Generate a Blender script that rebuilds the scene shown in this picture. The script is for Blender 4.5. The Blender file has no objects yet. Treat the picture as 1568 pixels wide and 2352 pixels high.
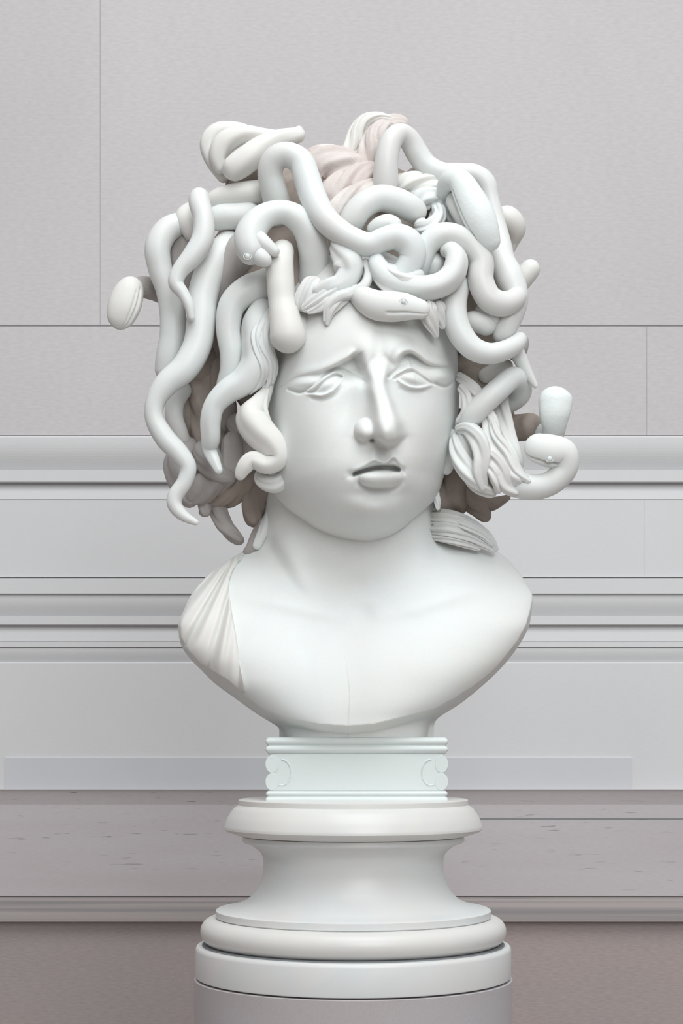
import bpy, math, random
import numpy as np
random.seed(4); np.random.seed(4)
F = 4050.0; S0 = 0.00035; ZC = 1.35; CX = 784.0; HY = 1690.0
col = bpy.context.scene.collection

def P(x, y, h):
    """measured point of the photograph at height h (toward the viewer) above the bust's axis plane -> metres"""
    k = S0 * (1 - np.asarray(h, dtype=float) / F)
    return np.stack([(np.asarray(x) - CX) * k, -np.asarray(h) * S0 + 0 * k, ZC + (HY - np.asarray(y)) * k], -1)

# ------------------------------------------------------------------ materials
def mat(name, base, rough=0.5, var=0.0, var_scale=6.0, base2=None, grain=0.0, bump=0.0, bump_scale=60.0,
        stretch=(1, 1, 1), sss=0.0, spec=0.5, strand=0.0, veins=0.0, vein_col=(0.6, 0.65, 0.7), pits=0.0):
    m = bpy.data.materials.new(name); m.use_nodes = True
    nt = m.node_tree; N = nt.nodes; L = nt.links
    b = N['Principled BSDF']
    b.inputs['Roughness'].default_value = rough
    b.inputs['Specular IOR Level'].default_value = spec
    if sss:
        b.inputs['Subsurface Weight'].default_value = sss
        b.inputs['Subsurface Radius'].default_value = (1.0, 0.55, 0.4)
        b.inputs['Subsurface Scale'].default_value = 0.006
    tc = N.new('ShaderNodeTexCoord'); mp = N.new('ShaderNodeMapping')
    mp.inputs['Scale'].default_value = stretch
    L.new(tc.outputs['Object'], mp.inputs['Vector'])
    def noise(scale, detail=5, dist=0.0, src=None):
        n = N.new('ShaderNodeTexNoise'); n.inputs['Scale'].default_value = scale
        n.inputs['Detail'].default_value = detail; n.inputs['Distortion'].default_value = dist
        L.new((src or mp).outputs[0], n.inputs['Vector']); return n
    def mix(fac, a, c):
        x = N.new('ShaderNodeMix'); x.data_type = 'RGBA'
        if isinstance(a, tuple): x.inputs[6].default_value = (*a, 1)
        else: L.new(a, x.inputs[6])
        if isinstance(c, tuple): x.inputs[7].default_value = (*c, 1)
        else: L.new(c, x.inputs[7])
        L.new(fac, x.inputs[0]); return x.outputs[2]
    def ramp(sock, a, c, lo=0.0, hi=1.0):
        r = N.new('ShaderNodeMapRange'); r.inputs[1].default_value = a; r.inputs[2].default_value = c
        r.inputs[3].default_value = lo; r.inputs[4].default_value = hi
        L.new(sock, r.inputs[0]); return r.outputs[0]
    base2 = base2 or tuple(v * (1 - var) for v in base)
    n1 = noise(var_scale, 6, 0.4)
    c = mix(ramp(n1.outputs[0], 0.35, 0.68), base, base2)
    if veins:
        n2 = noise(var_scale * 0.6, 8, 1.8)
        mth = N.new('ShaderNodeMath'); mth.operation = 'SUBTRACT'; mth.inputs[1].default_value = 0.5
        L.new(n2.outputs[0], mth.inputs[0])
        ab = N.new('ShaderNodeMath'); ab.operation = 'ABSOLUTE'; L.new(mth.outputs[0], ab.inputs[0])
        c = mix(ramp(ab.outputs[0], 0.0, 0.05, veins, 0.0), c, vein_col)
    if grain:
        n3 = noise(900, 2, 0, tc)
        n3.inputs['Scale'].default_value = 650
        g = ramp(n3.outputs[0], 0.3, 0.7, 0.0, grain)
        c = mix(g, c, tuple(v * 0.45 for v in base))
    if pits:
        n4 = noise(55, 2, 0.2)
        n4b = noise(3.0, 2, 0)
        mm = N.new('ShaderNodeMath'); mm.operation = 'MULTIPLY'
        L.new(ramp(n4.outputs[0], 0.655, 0.71), mm.inputs[0]); L.new(ramp(n4b.outputs[0], 0.5, 0.62, 0, pits), mm.inputs[1])
        c = mix(mm.outputs[0], c, tuple(v * 0.42 for v in base))
    L.new(c, b.inputs['Base Color'])
    if bump:
        nb = noise(bump_scale, 4)
        bp = N.new('ShaderNodeBump'); bp.inputs['Strength'].default_value = bump; bp.inputs['Distance'].default_value = 0.002
        L.new(nb.outputs[0], bp.inputs['Height']); L.new(bp.outputs[0], b.inputs['Normal'])
    return m

M = {}
M['marble'] = mat('white_marble', (0.81, 0.845, 0.835), 0.55, var_scale=9, base2=(0.79, 0.79, 0.765), grain=0.10, sss=0.25, veins=0.06, spec=0.35)
M['marble_snake'] = mat('snake_marble', (0.78, 0.82, 0.81), 0.4, var_scale=14, base2=(0.75, 0.745, 0.73), grain=0.11, sss=0.25, spec=0.35)
M['marble_cream'] = mat('cream_marble', (0.80, 0.80, 0.765), 0.45, var_scale=12, base2=(0.76, 0.745, 0.72), grain=0.11, sss=0.25, spec=0.3)
M['marble_hair'] = mat('hair_marble', (0.76, 0.79, 0.78), 0.5, var_scale=20, base2=(0.70, 0.68, 0.66), grain=0.07, bump=0.25, bump_scale=90, spec=0.3, sss=0.15)
M['pink_hair'] = mat('weathered_crown_marble', (0.75, 0.715, 0.69), 0.6, var_scale=22, base2=(0.64, 0.56, 0.53), grain=0.1, bump=0.5, bump_scale=110, spec=0.2)
M['brown'] = mat('weathered_shaded_rear_marble', (0.46, 0.395, 0.35), 0.75, var_scale=25, base2=(0.29, 0.245, 0.215), grain=0.15, bump=0.5, bump_scale=120, spec=0.15)  # weathering brown, with the shade of the crevices put into the colour too
M['grey'] = mat('shaded_grey_rear_marble', (0.52, 0.50, 0.49), 0.7, var_scale=20, base2=(0.36, 0.33, 0.31), grain=0.12, bump=0.4, bump_scale=100, spec=0.15)  # darker grey puts the shade of rear gaps into the colour
M['socle'] = mat('socle_marble', (0.76, 0.785, 0.78), 0.38, var_scale=5, base2=(0.72, 0.705, 0.69), grain=0.07, veins=0.22, vein_col=(0.60, 0.67, 0.70), sss=0.1)
M['socle_warm'] = mat('warm_socle_marble', (0.74, 0.735, 0.71), 0.38, var_scale=6, base2=(0.70, 0.68, 0.65), grain=0.07, veins=0.12, sss=0.1)
M['block'] = mat('bright_block_marble', (0.72, 0.775, 0.76), 0.5, var=0.03, grain=0.08, sss=0.1)
M['scale'] = mat('scaled_head_marble', (0.80, 0.85, 0.835), 0.5, var=0.02, grain=0.08, sss=0.1, bump=0.15, bump_scale=420)
M['wall'] = mat('wall_limestone', (0.68, 0.655, 0.663), 0.7, var_scale=1.6, base2=(0.63, 0.605, 0.615), grain=0.16, stretch=(1, 1, 0.55), veins=0.05, vein_col=(0.45, 0.44, 0.47), spec=0.2)
M['mould'] = mat('moulding_limestone', (0.75, 0.755, 0.76), 0.6, var_scale=2.0, base2=(0.70, 0.70, 0.71), grain=0.12, spec=0.25)
M['panel'] = mat('blue_grey_panel', (0.65, 0.665, 0.69), 0.6, var=0.04, grain=0.12)
M['trav'] = mat('brown_travertine', (0.55, 0.505, 0.515), 0.5, var_scale=3.0, base2=(0.60, 0.565, 0.575), grain=0.25, stretch=(0.5, 1, 6), pits=0.8)
M['trav_edge'] = mat('striped_travertine_edge', (0.50, 0.45, 0.44), 0.6, var_scale=9.0, base2=(0.30, 0.285, 0.285), grain=0.25, stretch=(0.12, 1, 16), pits=0.5)
M['trav_low'] = mat('dark_travertine', (0.45, 0.375, 0.36), 0.45, var_scale=2.6, base2=(0.38, 0.35, 0.345), grain=0.28, stretch=(0.7, 1, 2))
M['column'] = mat('polished_column_stone', (0.50, 0.485, 0.505), 0.28, var_scale=4, base2=(0.46, 0.42, 0.42), grain=0.24)
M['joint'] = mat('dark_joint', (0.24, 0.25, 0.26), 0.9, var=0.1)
M['joint_soft'] = mat('faint_joint', (0.50, 0.48, 0.49), 0.9, var=0.1)
M['floor'] = mat('floor_stone', (0.45, 0.41, 0.39), 0.5, var=0.1, grain=0.2)

# ------------------------------------------------------------------ helpers
def link_mesh(name, verts, faces, m, parent=None, smooth=True):
    me = bpy.data.meshes.new(name)
    verts = np.asarray(verts, dtype=np.float32)
    if isinstance(faces, np.ndarray):
        nf = len(faces)
        me.vertices.add(len(verts)); me.vertices.foreach_set('co', verts.ravel())
        me.loops.add(nf * 4); me.polygons.add(nf)
        me.polygons.foreach_set('loop_start', np.arange(0, nf * 4, 4, dtype=np.int32))
        me.loops.foreach_set('vertex_index', faces.astype(np.int32).ravel())
        me.update(calc_edges=True)
    else:
        me.from_pydata([tuple(v) for v in verts.tolist()], [], faces)
    me.validate()
    me.polygons.foreach_set('use_smooth', [smooth] * len(me.polygons))
    me.materials.append(m)
    o = bpy.data.objects.new(name, me); col.objects.link(o)
    if parent is not None:
        o.parent = parent; o.matrix_parent_inverse = parent.matrix_basis.inverted()
    return o

def grid_faces(nr, nc, wrap=True):
    r = np.arange(nr - 1)[:, None]; n = nc if wrap else nc - 1
    c = np.arange(n)[None, :]; c2 = (c + 1) % nc
    f = np.stack([r * nc + c, r * nc + c2, (r + 1) * nc + c2, (r + 1) * nc + c], -1)
    return f.reshape(-1, 4)

def recalc(o):
    import bmesh
    bm = bmesh.new(); bm.from_mesh(o.data); bmesh.ops.recalc_face_normals(bm, faces=bm.faces); bm.to_mesh(o.data); bm.free()

def cr(pts, ts):
    """Catmull-Rom through pts (n,k), parameter ts in 0..n-1"""
    p = np.asarray(pts, dtype=float); n = len(p)
    p = np.vstack([2 * p[0] - p[1], p, 2 * p[-1] - p[-2]])
    i = np.clip(np.floor(ts).astype(int), 0, n - 2); t = (ts - i)[:, None]
    a, b, c, d = p[i], p[i + 1], p[i + 2], p[i + 3]
    return 0.5 * (2 * b + (c - a) * t + (2 * a - 5 * b + 4 * c - d) * t * t + (3 * b - a - 3 * c + d) * t ** 3)

def interp(y, pts):
    """smooth row function through (y,value) pairs"""
    pts = sorted(pts); ys = np.array([p[0] for p in pts], float); vs = np.array([p[1] for p in pts], float)
    d = np.diff(vs) / np.diff(ys)
    m = np.concatenate([[d[0]], (d[1:] + d[:-1]) / 2, [d[-1]]])
    for k in range(len(d)):                       # monotone limiter
        if d[k] == 0: m[k] = m[k + 1] = 0
        else:
            for q in (k, k + 1):
                if m[q] / d[k] < 0: m[q] = 0
                elif abs(m[q]) > 3 * abs(d[k]): m[q] = 3 * d[k]
    y = np.clip(y, ys[0], ys[-1]); i = np.clip(np.searchsorted(ys, y) - 1, 0, len(d) - 1)
    hh = ys[i + 1] - ys[i]; t = (y - ys[i]) / hh
    return ((2*t**3 - 3*t**2 + 1) * vs[i] + (t**3 - 2*t**2 + t) * hh * m[i] + (-2*t**3 + 3*t**2) * vs[i+1] + (t**3 - t**2) * hh * m[i+1])

def tube(name, pts, m, parent, seg=32, groove=0, gdepth=0.0, twist=0.0, gphase=0.0, flat=1.0, mouth=None, view=False, step=3.5, lump=0.0, label=None):
    """pts: (x, y, h, r[, depth factor]); round ends; groove>0 gives carved strands along the lock"""
    pts = [tuple(p) + ((flat,) if len(p) == 4 else ()) for p in pts]
    A = np.array(pts, float)
    n = len(A); ln = np.sum(np.linalg.norm(np.diff(A[:, :3], axis=0), axis=1))
    K = max(10, int(ln / step)); ts = np.linspace(0, n - 1, K * 3)
    Q = cr(A, ts)
    s = np.concatenate([[0], np.cumsum(np.linalg.norm(np.diff(Q[:, :3], axis=0), axis=1))])
    tot = s[-1]
    r0, r1 = min(Q[0, 3], tot * .3), min(Q[-1, 3], tot * .3)
    # arc-length samples, denser at round ends
    e0 = r0 * (1 - np.cos(np.linspace(0, math.pi / 2, 8)))
    e1 = tot - r1 * (1 - np.cos(np.linspace(0, math.pi / 2, 8)))[::-1]
    sm = np.concatenate([e0, np.linspace(r0, tot - r1, K)[1:-1], e1])
    Q = np.stack([np.interp(sm, s, Q[:, k]) for k in range(5)], -1)
    rr = np.maximum(Q[:, 3], 1.0)
    f0 = np.clip(1 - (1 - np.clip(sm / r0, 0, 1)) ** 2, 0.0004, 1) ** .5
    f1 = np.clip(1 - (1 - np.clip((tot - sm) / r1, 0, 1)) ** 2, 0.0004, 1) ** .5
    rr = rr * f0 * f1
    C = P(Q[:, 0], Q[:, 1], Q[:, 2]); R = rr * S0 * (1 - Q[:, 2] / F)
    T = np.gradient(C, axis=0)
    T /= np.linalg.norm(T, axis=1)[:, None] + 1e-12
    view_v = np.array([0, -1.0, 0])
    Nn = np.zeros_like(T)
    v = view_v - T[0] * T[0].dot(view_v)
    if np.linalg.norm(v) < .2: v = np.array([0, 0, 1.]) - T[0] * T[0][2]
    for i in range(len(T)):
        if view: v = view_v.copy()
        v = v - T[i] * T[i].dot(v); v /= np.linalg.norm(v) + 1e-12; Nn[i] = v
    B = np.cross(T, Nn)                         # Nn: toward viewer, B: sideways in the picture
    ph = np.linspace(0, 2 * math.pi, seg, endpoint=False)
    sn = sm / tot
    rad = np.ones((len(sm), seg))
    if groove:
        g = np.cos(groove * (ph[None, :] + twist * sn[:, None] * 2 * math.pi) + gphase)
        rad *= 1 - gdepth * (0.5 - 0.5 * g) ** 3 * 1.6
        rad *= 1 + gdepth * 0.35 * np.cos((groove * 2 + 1) * (ph[None, :] + twist * sn[:, None] * 5) + 1.3)
    if lump:
        rad *= 1 + lump * np.sin(sn[:, None] * tot / 27 + np.sin(ph[None, :] * 2)) * np.cos(ph[None, :] * 3 + sn[:, None] * tot / 40)
    if mouth:
        for (pm, s0, s1, dep, wid) in mouth:
            dp = (ph[None, :] - pm + math.pi) % (2 * math.pi) - math.pi
            win = np.clip((sn - s0) / 0.05, 0, 1) * np.clip((s1 - sn) / 0.03 + 1, 0, 1)
            rad *= 1 - dep * np.exp(-(dp / wid) ** 2) * win[:, None]
    V = C[:, None, :] + R[:, None, None] * rad[:, :, None] * (np.cos(ph)[None, :, None] * Nn[:, None, :] * Q[:, 4][:, None, None] + np.sin(ph)[None, :, None] * B[:, None, :])
    nr = len(sm)
    V = V.reshape(-1, 3)
    f = grid_faces(nr, seg)
    verts = np.vstack([V, C[:1], C[-1:]])
    a, b = len(V), len(V) + 1
    fl = [tuple(x) for x in f.tolist()]
    fl += [(a, (j + 1) % seg, j) for j in range(seg)] + [(b, (nr - 1) * seg + j, (nr - 1) * seg + (j + 1) % seg) for j in range(seg)]
    o = link_mesh(name, verts, fl, m, parent)
    if label: o['label'] = label
    return o

def blob(name, c, rad, m, parent, seg=32, bumps=0.0, freq=(7, 5), smooth=True):
    th = np.linspace(0, math.pi, seg // 2 + 1)[1:-1]; ph = np.linspace(0, 2 * math.pi, seg, endpoint=False)
    k = 1 + bumps * np.abs(np.sin(freq[0] * ph[None, :] + 2.2 * np.sin(freq[1] * th[:, None]))) - bumps / 2
    c0 = P(*c); kk = S0 * (1 - c[2] / F)
    V = np.stack([np.sin(th)[:, None] * np.cos(ph)[None, :] * rad[0] * k, np.sin(th)[:, None] * np.sin(ph)[None, :] * rad[2] * k, np.cos(th)[:, None] * rad[1] * k], -1) * kk + c0
    nr = len(th); verts = np.vstack([V.reshape(-1, 3), c0 + [0, 0, rad[1] * kk], c0 - [0, 0, rad[1] * kk]])
    fl = [tuple(x) for x in grid_faces(nr, seg).tolist()]
    a, b = nr * seg, nr * seg + 1
    fl += [(a, (j + 1) % seg, j) for j in range(seg)] + [(b, (nr - 1) * seg + j, (nr - 1) * seg + (j + 1) % seg) for j in range(seg)]
    o = link_mesh(name, verts, fl, m, parent); recalc(o); return o

def thing(name, label, cat, loc):
    o = bpy.data.objects.new(name, None); o.empty_display_size = 0.05; col.objects.link(o)
    o.location = loc; o['label'] = label; o['category'] = cat
    return o

def sg(v): return 1 / (1 + np.exp(-np.clip(v, -40, 40)))
def smax(a, b, k):
    h = np.clip(0.5 + 0.5 * (a - b) / k, 0, 1); return b + (a - b) * h + k * h * (1 - h)
def smin(a, b, k): return -smax(-a, -b, k)
def gauss(x, y, cx, cy, wx, wy, ang=0):
    c, s = math.cos(math.radians(ang)), math.sin(math.radians(ang))
    u = (x - cx) * c + (y - cy) * s; v = -(x - cx) * s + (y - cy) * c
    return np.exp(-(u / wx) ** 2 - (v / wy) ** 2)
def polyd(x, y, pts, sub=10):
    """distance to a smooth curve, parameter along it (0..1) and side (+ = below the curve in the picture)"""
    C = cr(np.array(pts, float), np.linspace(0, len(pts) - 1, (len(pts) - 1) * sub + 1))
    best = np.full(x.shape, 1e9); tt = np.zeros(x.shape); side = np.zeros(x.shape)
    n = len(C) - 1
    for i in range(n):
        ax, ay = C[i]; bx, by = C[i + 1]; dx, dy = bx - ax, by - ay; L2 = dx * dx + dy * dy + 1e-9
        t = np.clip(((x - ax) * dx + (y - ay) * dy) / L2, 0, 1)
        ex, ey = x - ax - t * dx, y - ay - t * dy; d = np.hypot(ex, ey)
        m = d < best
        best = np.where(m, d, best); tt = np.where(m, (i + t) / n, tt); side = np.where(m, np.sign(dx * ey - dy * ex), side)
    return best, tt, side
def along(t, vals): return np.interp(t, np.linspace(0, 1, len(vals)), vals)

# ================================================================== THE BUST
bust = thing('marble_bust', 'white marble bust of a frowning woman with writhing snakes for hair', 'bust', tuple(P(818, 1693, 0)))

HL = [(560,745),(580,712),(610,682),(650,655),(700,640),(800,626),(850,619),(950,611),(1050,613),(1100,618),(1130,628),(1165,655),(1195,694),(1220,731),(1235,768),(1243,800),(1247.5,835)]
HR = [(560,895),(580,935),(610,968),(650,1000),(700,1030),(750,1042),(850,1053),(920,1054),(970,1050),(1020,1041),(1060,1031),(1090,1021),(1145,1000),(1170,976),(1192,950),(1215,925),(1230,903),(1240,880),(1247.5,848)]
HD = [(560,95),(600,150),(650,185),(700,208),(750,224),(800,234),(860,238),(1040,240),(1250,240)]
CL = [(1130,607),(1160,608),(1180,606),(1200,598),(1225,583),(1250,570),(1266,560),(1285,527),(1310,492),(1350,452),(1400,425),(1440,411),(1465,412),(1485,417),(1513,436),(1540,463),(1569,492),(1602,537),(1642,593),(1668,636),(1672,641),(1693,641)]
CRR = [(1130,1008),(1160,1002),(1190,1000),(1205,1006),(1220,1035),(1240,1090),(1265,1140),(1300,1180),(1340,1208),(1372,1223),(1400,1221),(1434,1216),(1475,1196),(1518,1165),(1550,1135),(1574,1109),(1619,1053),(1650,1005),(1660,998),(1668,996),(1693,996)]

def body_height(x, y):
    # ---- head
    yl = y[:, :1]
    l = interp(yl, HL); r = interp(yl, HR); D = interp(yl, HD)
    c = (l + r) / 2; w = (r - l) / 2
    t = np.abs((x - c) / w)
    p = interp(yl, [(560, 2.0), (800, 2.45), (1000, 2.45)])
    # lower face: measured radially from the mouth so that jaw and chin turn under evenly
    cx0, cy0 = 823.0, 1050.0
    oy = np.arange(1050, 1247.6, 1.5)
    ox = np.concatenate([interp(oy, HR), interp(oy[::-1], HL)]); oyy = np.concatenate([oy, oy[::-1]])
    oa = np.arctan2(oyy - cy0, ox - cx0); orr = np.hypot(ox - cx0, oyy - cy0)
    od = np.argsort(oa)
    ang = np.arctan2(np.broadcast_to(y, x.shape) - cy0, x - cx0)
    tl = np.hypot(x - cx0, y - cy0) / np.interp(ang, oa[od], orr[od])
    t = np.where(y > cy0, tl, t)
    D = np.where(yl > 1040, 240 + 0 * D, D)
    p = np.where(yl > 1000, 2.45 + 0 * p, p)
    hd = D * np.clip(1 - np.clip(t, 0, 1) ** p, 0, 1) ** 0.55
    Fh = np.zeros_like(x)
    # forehead and frown
    Fh += 13 * gauss(x, y, 838, 795, 34, 34) + 15 * gauss(x, y, 908, 800, 26, 30)
    Fh -= 6 * gauss(x, y, 869, 765, 14, 40)
    for pts, a in (([(862,812),(855,828),(838,850)], 4), ([(878,812),(890,828),(910,844)], 5)):
        d, t_, s_ = polyd(x, y, pts); Fh -= a * np.sin(np.pi * np.clip(t_ * .8 + .1, 0, 1)) * np.exp(-(d / 8) ** 2)
    # brow of the left (viewer's) eye : shelf above, hollow below
    d, t_, s_ = polyd(x, y, [(650,884),(679,867),(708,860),(737,855),(767,844),(796,829),(816,817)])
    sd = d * s_
    A = along(t_, [3, 6, 9, 14, 24, 38, 46])
    ux = ((x - 816) * 20 - (y - 817) * 12) / 23.3; endw = 1 - sg((ux - 1) / 4.5)
    Fh -= A * sg(sd / 1.6) * np.exp(-np.clip(sd, 0, None) / along(t_, [12, 16, 20, 24, 30, 34, 34])) * endw
    Fh += A * .28 * np.exp(-((sd + 9) / 10) ** 2) * endw
    d, t_, s_ = polyd(x, y, [(817,822),(820,845),(837,874)])
    Fh -= along(t_, [16, 22, 10]) * np.exp(-(d / 13) ** 2)
    Fh -= 16 * gauss(x, y, 800, 862, 26, 15, -20)
    # brow of the right eye : hooked
    d, t_, s_ = polyd(x, y, [(915,852),(918,832),(928,815),(942,811),(958,819),(975,832),(995,840),(1020,843),(1048,842)])
    sd = d * s_
    A = along(t_, [0, 22, 42, 46, 38, 27, 19, 13, 8])
    endw = 1.0
    Fh -= A * sg(sd / 1.5) * np.exp(-np.clip(sd, 0, None) / along(t_, [10, 14, 22, 24, 24, 20, 18, 16, 14])) * endw
    Fh += A * .22 * np.exp(-((sd + 8) / 9) ** 2) * endw
    # fleshy outer folds that hang over the lids
    Fh += 9 * gauss(x, y, 700, 878, 32, 11, -12) + 15 * gauss(x, y, 1018, 864, 26, 14, 12)
    # eyeballs
    Fh += 13 * gauss(x, y, 748, 882, 36, 15, -27) + 15 * gauss(x, y, 950, 870, 32, 15, 18)
    # lids: (crease, ridge, rim, lower lid)
    for pts, a, wd in (
        ([(662,895),(690,901),(717,886),(746,860),(775,847),(803,857),(836,875)], [-6,-12,-8,-7,-8,-7,-3], 3.6),
        ([(700,899),(717,891),(746,867),(772,854),(789,862)], [2,7,9,9,5], 4.0),
        ([(703,902),(722,898),(743,877),(767,863),(784,865)], [-8,-8,-7,-7,-8], 3.0),
        ([(704,904),(737,908),(761,899),(776,884),(788,868)], [3,8,8,6,3], 4.0),
        ([(716,915),(741,917),(768,907),(786,890)], [-3,-4,-4,-2], 5),
        ([(892,866),(913,848),(937,838),(960,847),(984,866),(1001,881),(1025,888),(1042,876)], [-9,-6,-6,-7,-8,-12,-12,-6], 3.8),
        ([(915,858),(931,847),(951,845),(972,857),(996,877)], [4,9,10,10,7], 4.2),
        ([(906,870),(918,861),(933,855),(951,855),(972,868),(994,882)], [-5,-6,-7,-8,-9,-9], 3.0),
        ([(914,873),(925,881),(943,889),(966,891),(992,884)], [3,7,8,8,4], 4.0),
        ([(920,892),(945,899),(972,899)], [-2,-4,-3], 5),
    ):
        d, t_, s_ = polyd(x, y, pts); Fh += along(t_, a) * np.exp(-(d / wd) ** 2)
    # nose
    cxn = interp(yl, [(800,868),(840,866),(870,866),(930,881),(975,890),(1030,892)])
    am = interp(yl, [(760,0),(800,7),(840,24),(870,40),(920,60),(975,80),(1000,86),(1040,88)])
    wr = interp(yl, [(800,36),(850,27),(885,20),(930,22),(975,27),(1040,27)])
    wl = interp(yl, [(800,38),(850,31),(885,24),(930,27),(975,31),(1040,31)])
    dx = x - cxn
    side = np.where(dx > 0, dx / wr, -dx / wl)
    ridge = 1 / (1 + np.clip(side, 0, 9) ** np.where(dx > 0, 7.0, 4.5))
    skirt = np.where(dx < 0, np.exp(-(dx / 52) ** 2), np.exp(-(dx / 36) ** 2))
    ns = am * np.where(dx > 0, 0.84 * ridge + 0.16 * skirt, 0.62 * ridge + 0.38 * skirt)
    ns = ns + 0 * x
    ns += 24 * gauss(x, y, 889, 984, 30, 30) + 4 * sg((y - 962) / 2) * gauss(x, y, 889, 985, 24, 30)
    ala = np.clip(1 - ((x - 840) / 28) ** 2 - ((y - 990) / 31) ** 2, 0, 1) ** 0.6
    ns = smax(ns, 52 * ala, 26) - 6.5
    yb = np.interp(x[0] if x.shape[0] == 1 else x, [800, 818, 832, 846, 856, 868, 890, 905, 918, 935], [1000, 1008, 1015, 1014, 1008, 1012, 1023, 1019, 1008, 1000])
    ns = ns * sg((yb - y) / 3.2)
    ns -= 22 * gauss(x, y, 853, 1010, 9, 5)
    Fh += ns
    # cheeks, muzzle, philtrum
    Fh += 12 * gauss(x, y, 715, 985, 75, 90) + 10 * gauss(x, y, 985, 985, 45, 80)
    Fh -= 8 * gauss(x, y, 800, 930, 22, 50, 20) 
    Fh += 16 * gauss(x, y, 868, 1075, 78, 58)
    Fh -= 6 * gauss(x, y, 878, 1040, 8, 16); Fh += 4 * gauss(x, y, 858, 1046, 8, 16) + 4 * gauss(x, y, 902, 1044, 8, 14)
    # upper lip (rolls in under its bow)
    d, t_, s_ = polyd(x, y, [(812,1086),(834,1074),(856,1061),(870,1063),(882,1067),(893,1062),(904,1054),(914,1064),(926,1078)])
    sd = d * s_
    Fh += along(t_, [1, 5, 8, 8, 8, 8, 8, 5, 1]) * np.exp(-((sd + 3) / 6) ** 2)
    Fh -= along(t_, [2, 6, 12, 12, 10, 12, 14, 8, 2]) * sg(sd / 1.5) * np.exp(-np.clip(sd, 0, None) / 14)
    # mouth opening
    up = np.interp(x, [806, 812, 840, 862, 885, 905, 917, 922], [1091, 1084, 1075, 1070, 1068, 1069, 1074, 1080])
    lo = np.interp(x, [806, 812, 840, 862, 885, 905, 917, 922], [1091, 1093, 1085, 1081, 1080, 1083, 1083, 1080])
    Fh -= 46 * sg((y - up) / 1.2) * sg((lo - y) / 1.2) * sg((x - 810) / 2) * sg((919 - x) / 2)
    # lower lip
    q = (np.abs((x - 873) / 50) ** 2.6 + np.abs((y - 1100) / 21) ** 2.2)
    Fh += 33 * np.clip(1 - q, 0, 1) ** .6 * sg((y - lo) / 1.2)
    d, t_, s_ = polyd(x, y, [(826,1112),(850,1124),(880,1126),(905,1122),(922,1108)])
    Fh -= along(t_, [4, 11, 12, 11, 4]) * np.exp(-(d / 8) ** 2)
    Fh -= 7 * gauss(x, y, 806, 1090, 9, 9) + 6 * gauss(x, y, 926, 1080, 8, 9)
    Fh -= 8 * gauss(x, y, 872, 1135, 55, 13)
    Fh += 34 * gauss(x, y, 868, 1176, 66, 36)
    hd = hd + Fh * np.clip((1 - t) / 0.12, 0, 1)
    inside = (t < 1) & (yl < 1247.4)
    hd = np.where(inside, hd, -400)
    # ---- neck
    nl = interp(yl, [(1130,607),(1200,604),(1260,590),(1330,560),(1420,520)]); nr_ = interp(yl, [(1130,1006),(1200,1000),(1260,1008),(1330,1040),(1420,1080)])
    tn = np.abs((x - (nl + nr_) / 2) / ((nr_ - nl) / 2))
    nd = interp(yl, [(1130,120),(1240,122),(1300,126),(1360,118),(1440,60),(1500,-60)])
    nk = -70 + nd * np.sqrt(np.clip(1 - np.clip(tn, 0, 1) ** 2.2, 0, 1)) - 260 * np.clip(tn - 1, 0, 2)
    # sternomastoid muscles
    d, t_, s_ = polyd(x, y, [(640,1215),(672,1290),(715,1370),(770,1430)]); nk = nk + along(t_, [0, 12, 14, 2]) * np.exp(-(d / 26) ** 2)
    d, t_, s_ = polyd(x, y, [(612,1250),(650,1330),(700,1420)]); nk = nk - along(t_, [20, 26, 6]) * np.exp(-(d / 20) ** 2)
    d, t_, s_ = polyd(x, y, [(985,1215),(972,1290),(940,1370),(890,1430)]); nk = nk + along(t_, [0, 9, 10, 2]) * np.exp(-(d / 24) ** 2)
    # ---- chest
    l = interp(yl, CL); r = interp(yl, CRR)
    tc = np.clip((x - (l + r) / 2) / ((r - l) / 2), -1, 1)
    A = interp(yl, [(1130,-120),(1200,-70),(1260,-10),(1320,45),(1400,92),(1480,135),(1560,165),(1640,178),(1693,178)])
    e = interp(yl, [(1130,-70),(1200,-65),(1260,-60),(1330,-25),(1385,20),(1450,45),(1693,45)])
    ch = e + (A - e) * np.clip(1 - np.abs(tc) ** 3.4, 0, 1) ** .6
    # collar bones and the pit of the throat
    d, t_, s_ = polyd(x, y, [(560,1368),(640,1384),(720,1402),(790,1412)]); ch = ch + along(t_, [2, 7, 8, 5]) * np.exp(-(d / 20) ** 2)
    d, t_, s_ = polyd(x, y, [(1120,1340),(1040,1368),(950,1396),(870,1410)]); ch = ch + along(t_, [2, 6, 8, 5]) * np.exp(-(d / 20) ** 2)
    ch = ch + 7 * gauss(x, y, 650, 1530, 110, 80) + 7 * gauss(x, y, 960, 1530, 120, 80) - 5 * gauss(x, y, 800, 1540, 40, 130)
    tor = smax(nk, ch, 34)
    tor = tor - 9 * gauss(x, y, 828, 1405, 30, 22)
    # thin seam down the breast
    d, t_, s_ = polyd(x, y, [(790,1490),(795,1540),(801,1590),(799,1640),(798,1693)]); tor = tor - along(t_, [0, 1, 2, 2.4, 2]) * np.exp(-(d / 1.6) ** 2)
    # lower edge of the front, with the cut under-side behind it
    ed = np.interp(x, [405,413,430,453,490,520,540,560,604,660,730,800,860,913,997,1053,1100,1137,1188,1208,1218,1224], [1450,1470,1496,1522,1543,1560,1577,1596,1628,1650,1663,1668,1663,1650,1628,1597,1566,1535,1472,1434,1398,1370])
    ed = ed + 2.0 * np.sin(x / 9.0) * sg((540 - x) / 15) + 1.2 * np.sin(x / 6.1) * np.exp(-((x - 1060) / 40) ** 2)
    under = np.clip(y - ed, 0, 60)
    stubmask = sg((x - 655) / 5) * sg((985 - x) / 5)
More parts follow.
